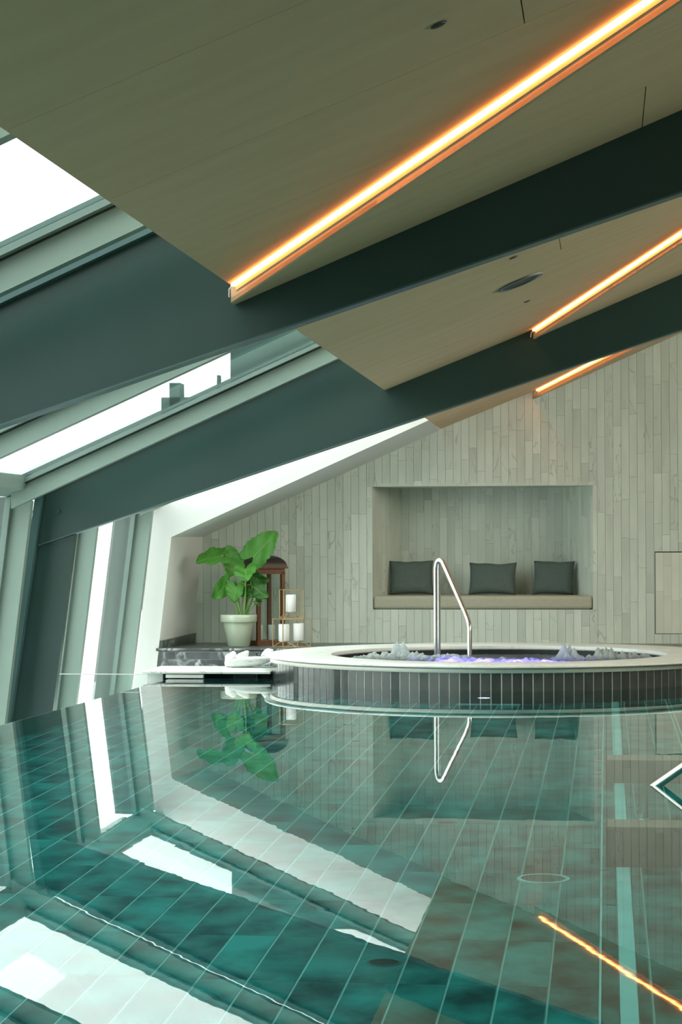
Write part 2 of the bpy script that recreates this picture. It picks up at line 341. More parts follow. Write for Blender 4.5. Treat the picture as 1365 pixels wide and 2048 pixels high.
# floor drains
for k, (x, y, r) in enumerate(((-.243, 8.44, .098), (-.705, 6.94, .055), (-.715, 9.86, .05), (-.895, 12.66, .06))):
    o = empty('floor_drain', (x, y, -1.098), ['large round floor drain with bright steel rim near the partitions', 'small dark round floor inlet nearest the viewer', 'small dark round floor inlet, second nearest', 'small dark round floor inlet farthest towards the round tub'][k], 'drain', 'round drains in the pool floor')
    if k == 0:
        MB().lathe([(r-.012, .0), (r-.012, .022), (r+.002, .022), (r+.005, 0)], (x, y, -1.098), 40, closed=True).obj('rim', M['lane'], o, True)
        MB().lathe([(0, .012), (r-.016, .012), (r-.016, 0)], (x, y, -1.098), 40).obj('cover', M['pool_wall'], o)
        for a in range(3): MB().lathe([(0, .018), (.008, .016), (.008, .01)], (x+.07*math.cos(2.1*a+.4), y+.07*math.sin(2.1*a+.4), -1.098), 10).obj('screw', M['steel'], o)
    else:
        MB().lathe([(0, .006), (r-.008, .006), (r-.008, 0)], (x, y, -1.098), 32).obj('cover', M['black'], o)
        MB().lathe([(r-.008, 0), (r-.008, .008), (r, .006), (r, 0)], (x, y, -1.098), 32, closed=True).obj('rim', M['pool_wall'], o, True)

# ------------------------------------------------------------------ room shell
tag(MB().box(XR, XR+.2, YN, YW+1.2, -.3, 6.5).obj('wall_right', M['room_wall']), kind='structure')
tag(MB().box(-5, XR, YN-.2, YN, -.3, 6.5).obj('wall_front', M['room_wall']), kind='structure')
# back wall of limestone strips with the seating niche
NX0, NX1, NZ0, NZ1, ND = -2.335, -.128, .43, 1.667, .8
NB0, NB1 = -2.115, -.40
SW = .0795
def strip_piece(mb, x0, x1, y0, y1, z0, z1l, z1r):
    mb.prism([(x0, y0, z0), (x1, y0, z0), (x1, y1, z0), (x0, y1, z0)], [(x0, y0, z1l), (x1, y0, z1r), (x1, y1, z1r), (x0, y1, z1l)]); return mb
back = MB()
zc = lambda x: ceil_z(x)+.05
back.xz([(-4.7, -.4), (NX0, -.4), (NX0, zc(NX0)), (-4.7, zc(-4.7)+.5)], YW+.012, YW+1.0)
back.xz([(NX1, -.4), (XR, -.4), (XR, zc(XR)), (NX1, zc(NX1))], YW+.012, YW+1.0)
back.xz([(NX0, -.4), (NX1, -.4), (NX1, NZ0), (NX0, NZ0)], YW+.012, YW+1.0)
back.xz([(NX0, NZ1), (NX1, NZ1), (NX1, zc(NX1)), (NX0, zc(NX0))], YW+.012, YW+1.0)
back = back.obj('wall_back', M['stone_joint']); tag(back, kind='structure')
HX, HZ0, HZ1 = .478, .188, 1.003        # service hatch
rs = MB(); pcs = []
ncol = int((3.6+4.25)/SW)
for i in range(ncol+1):
    x0 = -4.22+i*SW; x1 = x0+SW; g = .0012
    z = .094-random.random()*.5
    while True:
        L_ = random.choice((.38, .5, .62, .75, .9)); za, zb = z, z+L_; z = zb
        xm = (x0+x1)/2; zt = ceil_z(xm)+.03
        if za > zt: break
        za = max(za, .03); zb = min(zb, zt)
        if zb-za < .03: continue
        rects = [(x0, x1, za, zb)]
        def cut(rs_, X0, X1, Z0, Z1):
            out = []
            for (a, b, c, d) in rs_:
                if b <= X0+.001 or a >= X1-.001 or d <= Z0 or c >= Z1: out.append((a, b, c, d)); continue
                if c < Z0: out.append((a, b, c, Z0))
                if d > Z1: out.append((a, b, Z1, d))
                cc, dd = max(c, Z0), min(d, Z1)
                if a < X0: out.append((a, X0, cc, dd))
                if b > X1: out.append((X1, b, cc, dd))
            return out
        rects = cut(rects, NX0, NX1, NZ0, NZ1); rects = cut(rects, HX, HX+.8, HZ0, HZ1)
        for (a, b, c, d) in rects:
            if b-a < .006 or d-c < .01: continue
            pcs.append((a+g, b-g, c+g*.7, d-g*.7))
pcs.sort(key=lambda p: -((p[1]-p[0])*(p[3]-p[2]) if p[0] < .8 else 0))
for k, (a, b, c, d) in enumerate(pcs):
    yo = random.uniform(0, .0012)
    if k < 300: MB().box(a, b, YW+yo, YW+.014, c, d).obj('stone_strip', M['stone'], back)
    else: rs.box(a, b, YW+yo, YW+.014, c, d)
ro = rs.obj('stone_strips', M['stone'], back); ro['kind'] = 'stuff'
# niche
niche = empty('wall_niche', (-1.2, YW+.4, NZ0), kind='structure')
MB().box(NB0-.3, NB1+.3, YW+ND+.012, YW+ND+.1, NZ0-.1, NZ1+.1).obj('niche_back', M['stone_joint'], niche)
MB().box(NX0-.05, NX1+.05, YW+.02, YW+ND+.05, NZ0-.12, NZ0-.001).obj('niche_seat', M['stone'], niche)
MB().box(NX0, NX1, YW+.001, YW+ND+.012, NZ1-.004, NZ1+.03).obj('niche_soffit', M['stone'], niche)
i = 0; x = NB0
while x < NB1-.01:
    z = NZ0-random.random()*.5; xb = min(x+SW, NB1)
    while z < NZ1:
        L_ = random.choice((.38, .5, .62, .75)); za, zb = max(z, NZ0), min(z+L_, NZ1); z += L_
        if zb-za > .004: MB().box(x+.0006, xb-.0006, YW+ND+random.uniform(0, .001), YW+ND+.014, za+.0006, zb-.0006).obj('stone_strip', M['stone'], niche)
    x = xb
for (xf, xb_, s) in ((NX0, NB0, -1), (NX1, NB1, 1)):
    n = 9
    for i in range(n):
        t0, t1 = i/n+.001, (i+1)/n-.001; z = NZ0-random.random()*.5
        while z < NZ1:
            L_ = random.choice((.38, .5, .62, .75)); za, zb = max(z, NZ0), min(z+L_, NZ1); z += L_
            if zb-za < .004: continue
            P0 = (xf+(xb_-xf)*t0, YW+ND*t0); P1 = (xf+(xb_-xf)*t1, YW+ND*t1)
            q = [(P0[0], P0[1]), (P1[0], P1[1]), (P1[0]+s*.02, P1[1]), (P0[0]+s*.02, P0[1])]
            MB().prism([(a, b, za) for a, b in q], [(a, b, zb) for a, b in q]).obj('side_strip', M['stone'], niche)
# hatch
h = empty('access_hatch', (HX+.4, YW, HZ0), 'flush limestone-clad service hatch in the back wall right of the niche', 'hatch')
MB().box(HX, HX+.8, YW+.008, YW+.013, HZ0, HZ1).obj('recess', M['black'], h)
for i in range(10):
    a = HX+.006+i*SW; z = HZ0-random.random()*.4
    while z < HZ1:
        L_ = random.choice((.3, .42, .55)); za, zb = max(z, HZ0+.005), min(z+L_, HZ1-.008); z += L_
        if zb-za > .02: MB().box(a, a+SW-.0012, YW-.003, YW+.010, za, zb-.001).obj('stone_strip', M['stone_hatch'], h)

# plaster frame wall on the left with deep reveal
pl = MB()
fo = lambda z: -4.312+.124*(z-1.446)          # outer edge line
A = (-4.151, 1.161); Bq = (-4.275, .119); T = (XE-.02, 2.262)
def ring(pts): return pts
q1 = [(fo(-.3), -.3), (-4.32, -.3), Bq, A, (fo(1.55), 1.60)]
q2 = [(fo(1.55), 1.60), A, T, (XE-.02, glass_z(XE)-.01)]
pl.xz(q1, YJ, YJ+.02); pl.xz(q2, YJ, YJ+.02)
fr_ = pl.obj('wall_left', M['plaster']); tag(fr_, kind='structure')
# reveal (jamb) and sloping soffit
A2, B2, T2 = (-4.065, 1.164), (-4.17, .10), (XE-.012, 2.223)
rv = MB().add([(A[0], YJ+.012, A[1]), (A2[0], YW+.01, A2[1]), (-4.19, YW+.01, -.09), (-4.30, YJ+.012, -.09), (A[0]-.03, YJ+.012, A[1]), (A2[0]-.06, YW+.01, A2[1]), (-4.25, YW+.01, -.09), (-4.36, YJ+.012, -.09)],
              [(0, 1, 2, 3), (4, 7, 6, 5), (0, 4, 5, 1), (3, 2, 6, 7), (0, 3, 7, 4), (1, 5, 6, 2)]).obj('reveal', M['plaster'], fr_)
MB().add([(A[0], YJ+.012, A[1]), (T[0], YJ+.012, T[1]), (T2[0], YW+.01, T2[1]), (A2[0], YW+.01, A2[1]), (A[0], YJ+.012, A[1]+.03), (T[0], YJ+.012, T[1]+.03), (T2[0], YW+.01, T2[1]+.05), (A2[0], YW+.01, A2[1]+.05)],
         [(0, 1, 2, 3), (4, 7, 6, 5), (0, 4, 5, 1), (3, 2, 6, 7), (0, 3, 7, 4), (1, 5, 6, 2)]).obj('soffit', M['plaster'], fr_)
bb = MB().prism([(-4.275, YJ+.01, .09), (-4.245, YJ+.01, .09), (-4.145, YW, .09), (-4.175, YW, .09)], [(-4.27, YJ+.01, .165), (-4.24, YJ+.01, .165), (-4.135, YW, .19), (-4.165, YW, .19)])
tag(bb.obj('baseboard_left', M['ledge_top']), kind='structure')

# ------------------------------------------------------------------ ceiling
ceil = empty('ceiling', (2, 9, 3), kind='structure')
def slab(poly, zf, th=.02, name='panel', m=None):
    if len(poly) < 3: return
    MB().prism([(x, y, zf(x, y)) for x, y in poly], [(x, y, zf(x, y)+th) for x, y in poly]).obj(name, m or M['ceiling'], ceil)
zA = lambda x, y: ceil_z(x)
def plane(p0, p1, p2):
    a = Vector(p0); n = (Vector(p1)-a).cross(Vector(p2)-a)
    return lambda x, y: a.z-(n.x*(x-a.x)+n.y*(y-a.y))/n.z
def bands(poly, ys, zf, joint=None):
    ys = sorted(ys)
    for a, b in zip(ys[:-1], ys[1:]):
        q = clip(clip(poly, 0, -1, -a-.0015), 0, 1, b-.0015)
        if len(q) < 3: continue
        xs = [XE, XR]
        if joint:
            for (ja, jb, jx) in joint:
                if a >= ja-.01 and b <= jb+.01: xs = [XE, jx, XR]
        for u, v in zip(xs[:-1], xs[1:]):
            r = clip(clip(q, -1, 0, -u-(.002 if u > XE else 0)), 1, 0, v-(.002 if v < XR else 0)); slab(r, zf)
bays = [
    (BEAMS[0]+.1, BEAMS[1], (XE, 9.57), (1.778, -2.023), .078, (.338, BEAMS[1], 2.982), [3.0, 4.68, 5.9, 7.15, 8.35, 9.68], [3.0, 4.2, 5.4, 6.6, 7.8, 8.73, 9.68], [(5.9, 7.15, -.255)], [(8.73, 9.7, .165)]),
    (BEAMS[1]+.1, BEAMS[2], (-.53, BEAMS[2]), (1.03, -2.2), .07, (.9, BEAMS[2], ceil_z(.9)-.03), [9.7, 11.5, 12.75, 14.0, 15.2, 16.4], [9.7, 12.0, 14.2, 16.4], [(11.5, 12.75, -.25)], None),
    (BEAMS[2]+.1, YW+.02, (-.72, YW), (.68, -.84), .078, (.757, YW, 3.171), [16.4, 18.0, 19.8, 22.1], [16.4, 19.0, 22.1], None, None)]
strips = []
for (ya, yb, S, D, drop, cp, ysA, ysC, jA, jC) in bays:
    full = [(XE, ya), (XR, ya), (XR, yb), (XE, yb)]
    n = Vector((-D[1], D[0])).normalized(); n = n if n.x > 0 or n.y > 0 else -n      # points to the C side
    if n.dot(Vector((1, 1))) < 0: n = -n
    c = n.x*S[0]+n.y*S[1]
    pa = clip(full, n.x, n.y, c); pc = clip(full, -n.x, -n.y, -c)
    d = Vector(D).normalized(); P0 = Vector(S); P1 = Vector(S)+d*2.0
    zC = plane((P0.x, P0.y, ceil_z(P0.x)-drop), (P1.x, P1.y, ceil_z(P1.x)-drop), cp)
    bands(pa, ysA, zA, jA); bands(pc, ysC, zC, jC)
    # riser along the fold
    tmax = min((XR-P0.x)/d.x, (P0.y-ya)/-d.y); P2 = Vector(S)+d*tmax; nn = n*.016
    MB().add([(P0.x, P0.y, ceil_z(P0.x)-drop), (P2.x, P2.y, ceil_z(P2.x)-drop), (P2.x, P2.y, ceil_z(P2.x)+.02), (P0.x, P0.y, ceil_z(P0.x)+.02),
              (P0.x+nn.x, P0.y+nn.y, ceil_z(P0.x)-drop), (P2.x+nn.x, P2.y+nn.y, ceil_z(P2.x)-drop), (P2.x+nn.x, P2.y+nn.y, ceil_z(P2.x)+.02), (P0.x+nn.x, P0.y+nn.y, ceil_z(P0.x)+.02)],
             [(0, 1, 2, 3), (7, 6, 5, 4), (0, 4, 5, 1), (3, 2, 6, 7), (0, 3, 7, 4), (1, 5, 6, 2)]).obj('riser', M['ceiling'], ceil)
    strips.append((P0, d, n, tmax))
slab([(XE, YN), (XR, YN), (XR, BEAMS[0]), (XE, BEAMS[0])], zA)
# backing above the panels, unseen board added at the low edge to block light from the void
MB().prism([(XE, YN, ceil_z(XE)+.03), (XR, YN, ceil_z(XR)+.03), (XR, YW+1, ceil_z(XR)+.03), (XE, YW+1, ceil_z(XE)+.03)],
           [(XE, YN, ceil_z(XE)+.06), (XR, YN, ceil_z(XR)+.06), (XR, YW+1, ceil_z(XR)+.06), (XE, YW+1, ceil_z(XE)+.06)]).obj('backing', M['ceiling_dark'], ceil)
MB().box(XE-.002, XE+.02, YN, YW+.5, 2.266, glass_z(XE)+.03).obj('light_block_fascia', M['ceiling'], ceil)

# LED strips
names = ['long glowing orange light strip nearest the viewer under the sloping ceiling', 'glowing orange light strip between the two dark beams', 'short glowing orange light strip at the stone wall']
def led(k, P0, d, n, t0, t1, label):
    o = empty('light_strip', (P0.x, P0.y, ceil_z(P0.x)), label, 'light strip', 'orange light strips in the ceiling folds')
    A0_ = P0+d*t0-n*.020; A1_ = P0+d*t1-n*.020
    def bar(w, za, zb, of=0.):
        nn = n*w; A0 = A0_+n*of; A1 = A1_+n*of
        return MB().prism([(A0.x-nn.x, A0.y-nn.y, ceil_z(A0.x)+za), (A1.x-nn.x, A1.y-nn.y, ceil_z(A1.x)+za), (A1.x+nn.x, A1.y+nn.y, ceil_z(A1.x)+za), (A0.x+nn.x, A0.y+nn.y, ceil_z(A0.x)+za)],
                          [(A0.x-nn.x, A0.y-nn.y, ceil_z(A0.x)+zb), (A1.x-nn.x, A1.y-nn.y, ceil_z(A1.x)+zb), (A1.x+nn.x, A1.y+nn.y, ceil_z(A1.x)+zb), (A0.x+nn.x, A0.y+nn.y, ceil_z(A0.x)+zb)])
    bar(.011, -.020, -.006).obj('led_tube', M['led'], o)
    bar(.010, -.006, 0).obj('channel', M['steel'], o)
    bar(.0016, -.042, 0, .0140).obj('channel_lip', M['ceiling'], o)
    a = A0_; z = ceil_z(a.x)
    MB().tube([(a.x, a.y, z-.012), (a.x-.02, a.y+.02, z-.03), (a.x-.025, a.y+.045, z-.06)], .004, 6).obj('cable', M['cable'], o, True)
    return o
led(0, *strips[0][:3], .05, strips[0][3]-.05, names[0])
led(1, *strips[1][:3], .06, strips[1][3]-.05, names[1])
led(2, *strips[2][:3], .10, strips[2][3]-.05, names[2])
# ceiling fittings
def on_ceiling(name, x, y, r, label, cat, group=None, kind=0):
    o = empty(name, (x, y, ceil_z(x)), label, cat, group)
    def q(a, rr, dz): 
        X = x+rr*math.cos(a)*math.cos(math.atan(.395)); return (X, y+rr*math.sin(a), ceil_z(X)+dz)
    def ringm(prof, n=36):
        mb = MB(); k = len(prof)
        vs = [q(2*math.pi*i/n, r_, z_) for i in range(n) for r_, z_ in prof]
        return mb.add(vs, [(i*k+j, ((i+1) % n)*k+j, ((i+1) % n)*k+j+1, i*k+j+1) for i in range(n) for j in range(k-1)])
    if kind == 0:
        ringm([(r, -.001), (r, -.010), (r-.02, -.012), (r-.024, -.004)]).obj('trim_ring', M['steel_flange'], o, True)
        ringm([(r-.022, -.004), (.0005, -.003)]).obj('baffle', M['black'], o)
        MB().add([q(a, rr, -.007) for a, rr in [(math.radians(-120+12*i), r-.032) for i in range(9)]]+[q(a, rr, -.007) for a, rr in [(math.radians(-120+12*i), r-.040) for i in range(9)]],
                 [(i, i+1, 10+i, 9+i) for i in range(8)]).obj('lamp', M['warm_lamp'], o)
    else:
        ringm([(r, -.001), (r, -.006), (.0005, -.007)], 20).obj('cap', M['black'], o)
        ringm([(r+.006, -.001), (r+.004, -.004), (r, -.004)], 20).obj('trim_ring', M['ceiling_dark'], o)
on_ceiling('recessed_downlight', -.508, 13.40, .145, 'large round recessed downlight in the ceiling between the beams', 'ceiling light')
on_ceiling('ceiling_sensor', -.503, 6.71, .022, 'small dark round sensor in the ceiling left of the long light strip', 'sensor', 'ceiling sensors', 1)
on_ceiling('ceiling_sensor', -.504, 12.26, .020, 'tiny dark sensor in the ceiling just above the downlight', 'sensor', 'ceiling sensors', 1)
on_ceiling('ceiling_sensor', -.508, 14.50, .018, 'tiny dark sensor in the ceiling below the downlight', 'sensor', 'ceiling sensors', 1)

# ------------------------------------------------------------------ steel beams with leaning legs
for k, yb in enumerate(BEAMS):
    o = empty('steel_beam', (-4.3, yb, -.5), ['dark steel roof beam behind the viewer', 'nearer dark painted steel roof beam across the picture with leaning leg', 'farther dark steel roof beam and leaning leg by the white plaster frame'][k], 'beam', 'dark steel roof beams')
    off = .035 if k == 1 else 0
    bz = lambda x: 2.027+off+.3245*(x+1.378)
    web = [(-4.305, 1.087+off), (XR, bz(XR)), (XR, flange_z(XR)), (-4.255, flange_z(-4.255))]
    MB().xz(web, yb, yb+.10).obj('web', M['steel_dark'], o)
    # thin lower plate, top flange projecting towards both sides
    MB().xz([(-4.30, 1.083+off), (XR, bz(XR)-.004), (XR, bz(XR)+.005), (-4.30, 1.092+off)], yb-.006, yb+.106).obj('lower_plate', M['steel_flange'], o)
    MB().xz([(-4.30, flange_z(-4.30)-.004), (XR, flange_z(XR)-.004), (XR, flange_z(XR)+.034), (-4.30, flange_z(-4.30)+.034)], yb-.055, yb+.155).obj('top_flange', M['steel_flange'], o)
    leg = [(-4.66, -1.2), (-4.33, -1.2), (-4.013, 1.185+off), (-4.305, 1.10+off)]
    MB().xz(leg, yb+.018, yb+.09).obj('leg', M['steel_dark'], o)
    lf = [(-4.70, -1.2), (-4.65, -1.2), (-4.245, 1.51), (-4.30, 1.53)]
    MB().xz(lf, yb-.055, yb+.155).obj('leg_flange', M['steel_flange'], o)
    if k: MB().prism([(-4.145+.021*math.cos(a), yb-.022, 1.349+.021*math.sin(a)) for a in [math.pi/6*i for i in range(12)]], [(-4.145+.021*math.cos(a), yb+.001, 1.349+.021*math.sin(a)) for a in [math.pi/6*i for i in range(12)]]).obj('bolt', M['steel_dark'], o)

# ------------------------------------------------------------------ glazing: sloping roof and leaning facade
RM = [-2.0, .1, 2.22, 4.6, 6.93, 9.01, 11.1, 13.20, 15.71, 18.0, 20.2]
FM = [-1.9, .35, 2.55, 4.85, 7.1, 9.35, 11.5, 13.75, 16.0, 18.22, 20.40]
win = empty('window_1', (-3, 9, 2), kind='structure')
for y in RM:
    ym = y
    w_ = .075
    MB().xz([(-4.33, flange_z(-4.33)-.105), (XE, flange_z(XE)-.105), (XE, flange_z(XE)+.030), (-4.33, flange_z(-4.33)+.030)], ym, ym+w_).obj('mullion', M['mullion'], win)
    MB().xz([(-4.40, flange_z(-4.40)+.028), (XE, flange_z(XE)+.028), (XE, flange_z(XE)+.040), (-4.40, flange_z(-4.40)+.040)], ym-.018, ym+w_+.018).obj('gasket', M['gasket'], win)
    MB().xz([(-4.40, flange_z(-4.40)+.034), (XE, flange_z(XE)+.034), (XE, flange_z(XE)+.066), (-4.40, flange_z(-4.40)+.066)], ym-.075, ym-.022).obj('glazing_bead', M['bead'], win)
    MB().xz([(-4.40, flange_z(-4.40)+.034), (XE, flange_z(XE)+.034), (XE, flange_z(XE)+.066), (-4.40, flange_z(-4.40)+.066)], ym+w_+.022, ym+w_+.06).obj('glazing_bead', M['bead'], win)
    MB().xz([(-4.50, flange_z(-4.5)+.080), (XE+.4, flange_z(XE+.4)+.080), (XE+.4, flange_z(XE+.4)+.104), (-4.50, flange_z(-4.5)+.104)], ym-.03, ym+w_+.03).obj('outer_cap', M['steel_flange'], win)
for a, b in zip(RM[:-1], RM[1:]):
    MB().xz([(-4.5, glass_z(-4.5)), (XE+.3, glass_z(XE+.3)), (XE+.3, glass_z(XE+.3)+.010), (-4.5, glass_z(-4.5)+.010)], a+.04, b+.035).obj('pane', M['glass'], win)
win2 = empty('window_2', (-4.4, 9, .5), kind='structure')
for y in FM:
    q = [(fac_x(-1.5), -1.5), (fac_x(-1.5)+.175, -1.5), (fac_x(1.42)+.175, 1.42), (fac_x(1.48), 1.48)]
    MB().xz(q, y, y+.07).obj('mullion', M['mullion'], win2)
    q = [(fac_x(-1.5)-.012, -1.5), (fac_x(-1.5)+.012, -1.5), (fac_x(1.45)+.012, 1.45), (fac_x(1.45)-.012, 1.45)]
    MB().xz(q, y-.016, y+.086).obj('gasket', M['gasket'], win2)
    q = [(fac_x(-1.5)-.012, -1.5), (fac_x(-1.5)+.03, -1.5), (fac_x(1.45)+.03, 1.45), (fac_x(1.45)-.012, 1.45)]
    MB().xz(q, y-.05, y-.018).obj('glazing_bead', M['bead'], win2)
    q = [(fac_x(-1.5)-.19, -1.5), (fac_x(-1.5)-.02, -1.5), (fac_x(1.45)-.02, 1.45), (fac_x(1.45)-.19, 1.45)]
    MB().xz(q, y, y+.07).obj('reflection_fin', M['mullion_mirror'], win2)  # added fin, stands in for the mullion's reflection in the glass
for a, b in zip(FM[:-1], FM[1:]):
    q = [(fac_x(-1.5)-.006, -1.5), (fac_x(-1.5)+.004, -1.5), (fac_x(1.45)+.004, 1.45), (fac_x(1.45)-.006, 1.45)]
    MB().xz(q, a+.035, b+.035).obj('pane', M['glass'], win2)
# eave transom between roof and facade
MB().add([(q, y_, z_) for y_ in (YN, YJ) for q, z_ in ((fac_x(1.45)-.01, 1.45), (fac_x(1.45)+.20, 1.50), (fac_x(1.45)+.22, 1.60), (fac_x(1.45)+.02, 1.56))],
         [(0, 1, 2, 3), (7, 6, 5, 4), (0, 4, 5, 1), (1, 5, 6, 2), (2, 6, 7, 3), (3, 7, 4, 0)]).obj('eave_transom', M['mullion'], win2)
MB().box(fac_x(-1.5)-.1, fac_x(-1.5)+.2, YN, 22, -1.6, -1.5).obj('sill', M['mullion'], win2)
# outside: white parapet and a balcony railing
o = empty('balcony_railing', (-8, 18, 0), 'thin dark balcony railing outside the far left window', 'railing')
for z in (1.55, 1.15): MB().tube([(-8.0, 22, z), (-8.0, 31, z)], .018, 8).obj('rail', M['steel_dark'], o, True)
for i in range(6): MB().tube([(-8.0, 22+1.8*i, 0), (-8.0, 22+1.8*i, 1.55)], .014, 6).obj('post', M['steel_dark'], o)
nb_ = empty('neighbouring_building', (-4, 62, -1), 'dark green neighbouring roof seen through the roof glazing above the farther beam', 'building')
MB().box(-10.3, 6, 60, 66, -1, 9.5).obj('roof', M['far_roof'], nb_)
MB().box(-12.02, -11.72, 60, 60.6, -1, 5.55).obj('chimney', M['far_roof'], nb_)
MB().box(-12.25, -11.3, 60, 60.6, -1, 5.15).obj('chimney_base', M['far_roof'], nb_)
MB().box(-10.68, -10.60, 60, 60.2, -1, 5.75).obj('vent_pipe', M['far_roof'], nb_)
tag(MB().box(-30, -5.4, -10, 60, -1.0, -.9).obj('ground', M['outside']), kind='structure')

# ------------------------------------------------------------------ coping, ledge, boulders
cp_ = empty('pool_coping', (-3.2, 17.7, .06), 'white marble pool coping left of the round tub over a dark overflow slot', 'coping')
for a, b in ((-3.76, -3.60), (-3.598, -3.10), (-3.098, -2.70)): MB().box(a, b, 17.60, 18.36, .040, .062).obj('slab', M['marble'], cp_); 
for c in cp_.children: bevel(c, .006, 2)
MB().box(-3.76, -2.76, 17.98, 18.3, -.4, .040).obj('base', M['black'], cp_)
MB().box(-3.742, -3.610, 17.72, 17.98, -.05, .038).obj('end_block', M['white_trim'], cp_)
MB().box(-3.565, -3.255, 17.615, 17.665, .006, .034).obj('overflow_bar', M['white_trim'], cp_)
MB().box(-3.06, -2.86, 17.93, 17.975, -.05, .038).obj('dark_stone', M['dark_marble'], cp_)
for c in cp_.children:
    if c.name.startswith('slab'): pass
lg = empty('marble_ledge', (-3, YJ, -.09), 'dark veined marble ledge with two courses of bricks under the plant pot', 'ledge')
MB().box(-4.30, 6.9, YJ+.02, YW+.01, -.09, .068).obj('core', M['ledge_top'], lg)
x = -4.29
while x < 6.0:
    wd = .115; MB().box(x+.001, x+wd-.001, YJ+.0, YW, .068, .0935).obj('top_plank', M['ledge_top'], lg) if x < -2.2 else MB().box(x+.001, x+wd*6-.001, YJ, YW, .068, .0935).obj('top_plank', M['ledge_top'], lg)
    x += wd if x < -2.2 else wd*6
MB().tube([(-4.30, YJ-.002, .080), (-2.0, YJ-.002, .080)], .013, 10).obj('nosing', M['dark_marble'], lg, True)
for r, (z0, z1) in enumerate(((-.012, .056), (-.086, -.016))):
    x = -4.335-.03*r
    while x < -2.0:
        wd = random.choice((.16, .22, .28, .34)); b_ = MB().box(x+.0015, x+wd-.0015, YJ+.006, YJ+.03, z0, z1).obj('brick', M['dark_marble'], lg); x += wd
MB().box(-4.36, 6.9, YJ+.012, YJ+.028, -.09, .06).obj('joint_bed', M['grout'], lg)
def blob(name, c, r, m, label, cat, group, seed, rot=0.):
    rnd = random.Random(seed); bm = bmesh.new(); bmesh.ops.create_icosphere(bm, subdivisions=3, radius=1)
    ph = [rnd.uniform(0, 6) for _ in range(6)]
    for v in bm.verts:
        d = v.co.normalized(); k = 1+.14*math.sin(3*d.x+ph[0])+.12*math.sin(4*d.y+ph[1])+.10*math.sin(5*d.z+2*d.x+ph[2])
        v.co = Vector((d.x*r[0]*k, d.y*r[1]*k, d.z*r[2]*k))
    bmesh.ops.rotate(bm, verts=bm.verts, cent=(0, 0, 0), matrix=Matrix.Rotation(rot, 3, 'Y'))
    lo = min(v.co.z for v in bm.verts)
    me = bpy.data.meshes.new(name); bm.to_mesh(me); bm.free(); me.materials.append(m); me.shade_smooth()
    o = link(name, me); o.location = (c[0], c[1], c[2]-lo); return tag(o, label, cat, group)
blob('white_boulder', (-3.135, 18.22, .062), (.050, .05, .062), M['rock'], 'white boulder leaning on the coping, leftmost of the group', 'stone', 'white boulders by the round tub', 3, .45)
blob('white_boulder', (-3.035, 18.24, .088), (.070, .055, .042), M['rock'], 'white elongated boulder resting against its neighbours on the coping', 'stone', 'white boulders by the round tub', 5, -.65)
blob('white_boulder', (-2.835, 18.28, .130), (.062, .05, .032), M['rock'], 'white boulder touching the rim of the round tub', 'stone', 'white boulders by the round tub', 8, -.6)
blob('veined_boulder', (-2.93, 18.20, .062), (.21, .10, .038), M['rock_vein'], 'low pale veined stone on the coping between boulders and round tub', 'stone', None, 11, -.12)
# low glass screen behind the overflow edge
gsc = MB().add([(-4.39, 17.0, -.55), (-3.60, 17.0, -.55), (-3.60, 17.0, .073), (-4.31, 17.0, .073), (-4.39, 17.012, -.55), (-3.60, 17.012, -.55), (-3.60, 17.012, .073), (-4.31, 17.012, .073)],
               [(0, 1, 2, 3), (7, 6, 5, 4), (0, 4, 5, 1), (1, 5, 6, 2), (2, 6, 7, 3), (3, 7, 4, 0)])
go = empty('glass_screen', (-3.95, 17, -.5), 'low clear glass screen behind the overflow edge of the pool', 'glass screen')
gsc.obj('pane', M['glass_low'], go)
MB().box(-4.315, -3.60, 16.998, 17.014, .068, .074).obj('edge_strip', M['white_trim'], go)

# ------------------------------------------------------------------ round tub
tub = empty('round_tub', (TX, TY, -1.1), 'round raised whirlpool tub with white marble rim and grey strip tiles', 'whirlpool')
prof_body = [(RI+.01, -1.1), (RI+.01, .16), (RT-.004, .16), (RT-.004, -1.1)]
MB().lathe(prof_body, (TX, TY, 0), 96, closed=True).obj('body', M['grout'], tub, True)
nt_ = 150
tm = None
for i in range(nt_):
    a = 2*math.pi*i/nt_; da = 2*math.pi/nt_; gw = .0042/RT
    c = []
    for (aa, rr) in ((a+gw, RT-.014), (a+gw, RT), (a+da-gw, RT), (a+da-gw, RT-.014)):
        c.append((TX+rr*math.cos(aa), TY+rr*math.sin(aa)))
    MB().prism([(x, y, -1.098) for x, y in c], [(x, y, .135) for x, y in c]).obj('tile', M['tub_tile'], tub)
MB().lathe([(RT-.01, .134), (RT+.010, .134), (RT+.012, .138), (RT+.012, .164), (RT+.008, .167), (RT-.01, .167)], (TX, TY, 0), 160, closed=True).obj('steel_band', M['band'], tub, True)
MB().lathe([(RT-.03, .160), (RT+.004, .160), (RT+.004, .1725), (RT-.03, .1725)], (TX, TY, 0), 120, closed=True).obj('shadow_gap', M['black'], tub, True)
ns = 14
for i in range(ns):
    a0, a1 = 2*math.pi*(i+.3)/ns+.0006, 2*math.pi*(i+1.3)/ns-.0006
    MB().lathe([(RI, .160), (RI+.006, .152), (RO-.012, .171), (RO-.003, .174), (RO, .180), (RO-.002, .187), (RO-.008, .190), (RI+.012, .190), (RI+.003, .187), (RI, .180)], (TX, TY, 0), 12, a0, a1, closed=True).obj('rim_stone', M['marble'], tub, True)
MB().lathe([(RI+.012, .16), (RI+.006, .16), (RI+.006, -.7), (.01, -.72), (.01, -.74), (RI+.012, -.74)], (TX, TY, 0), 96).obj('inner_shell', M['black'], tub, True)
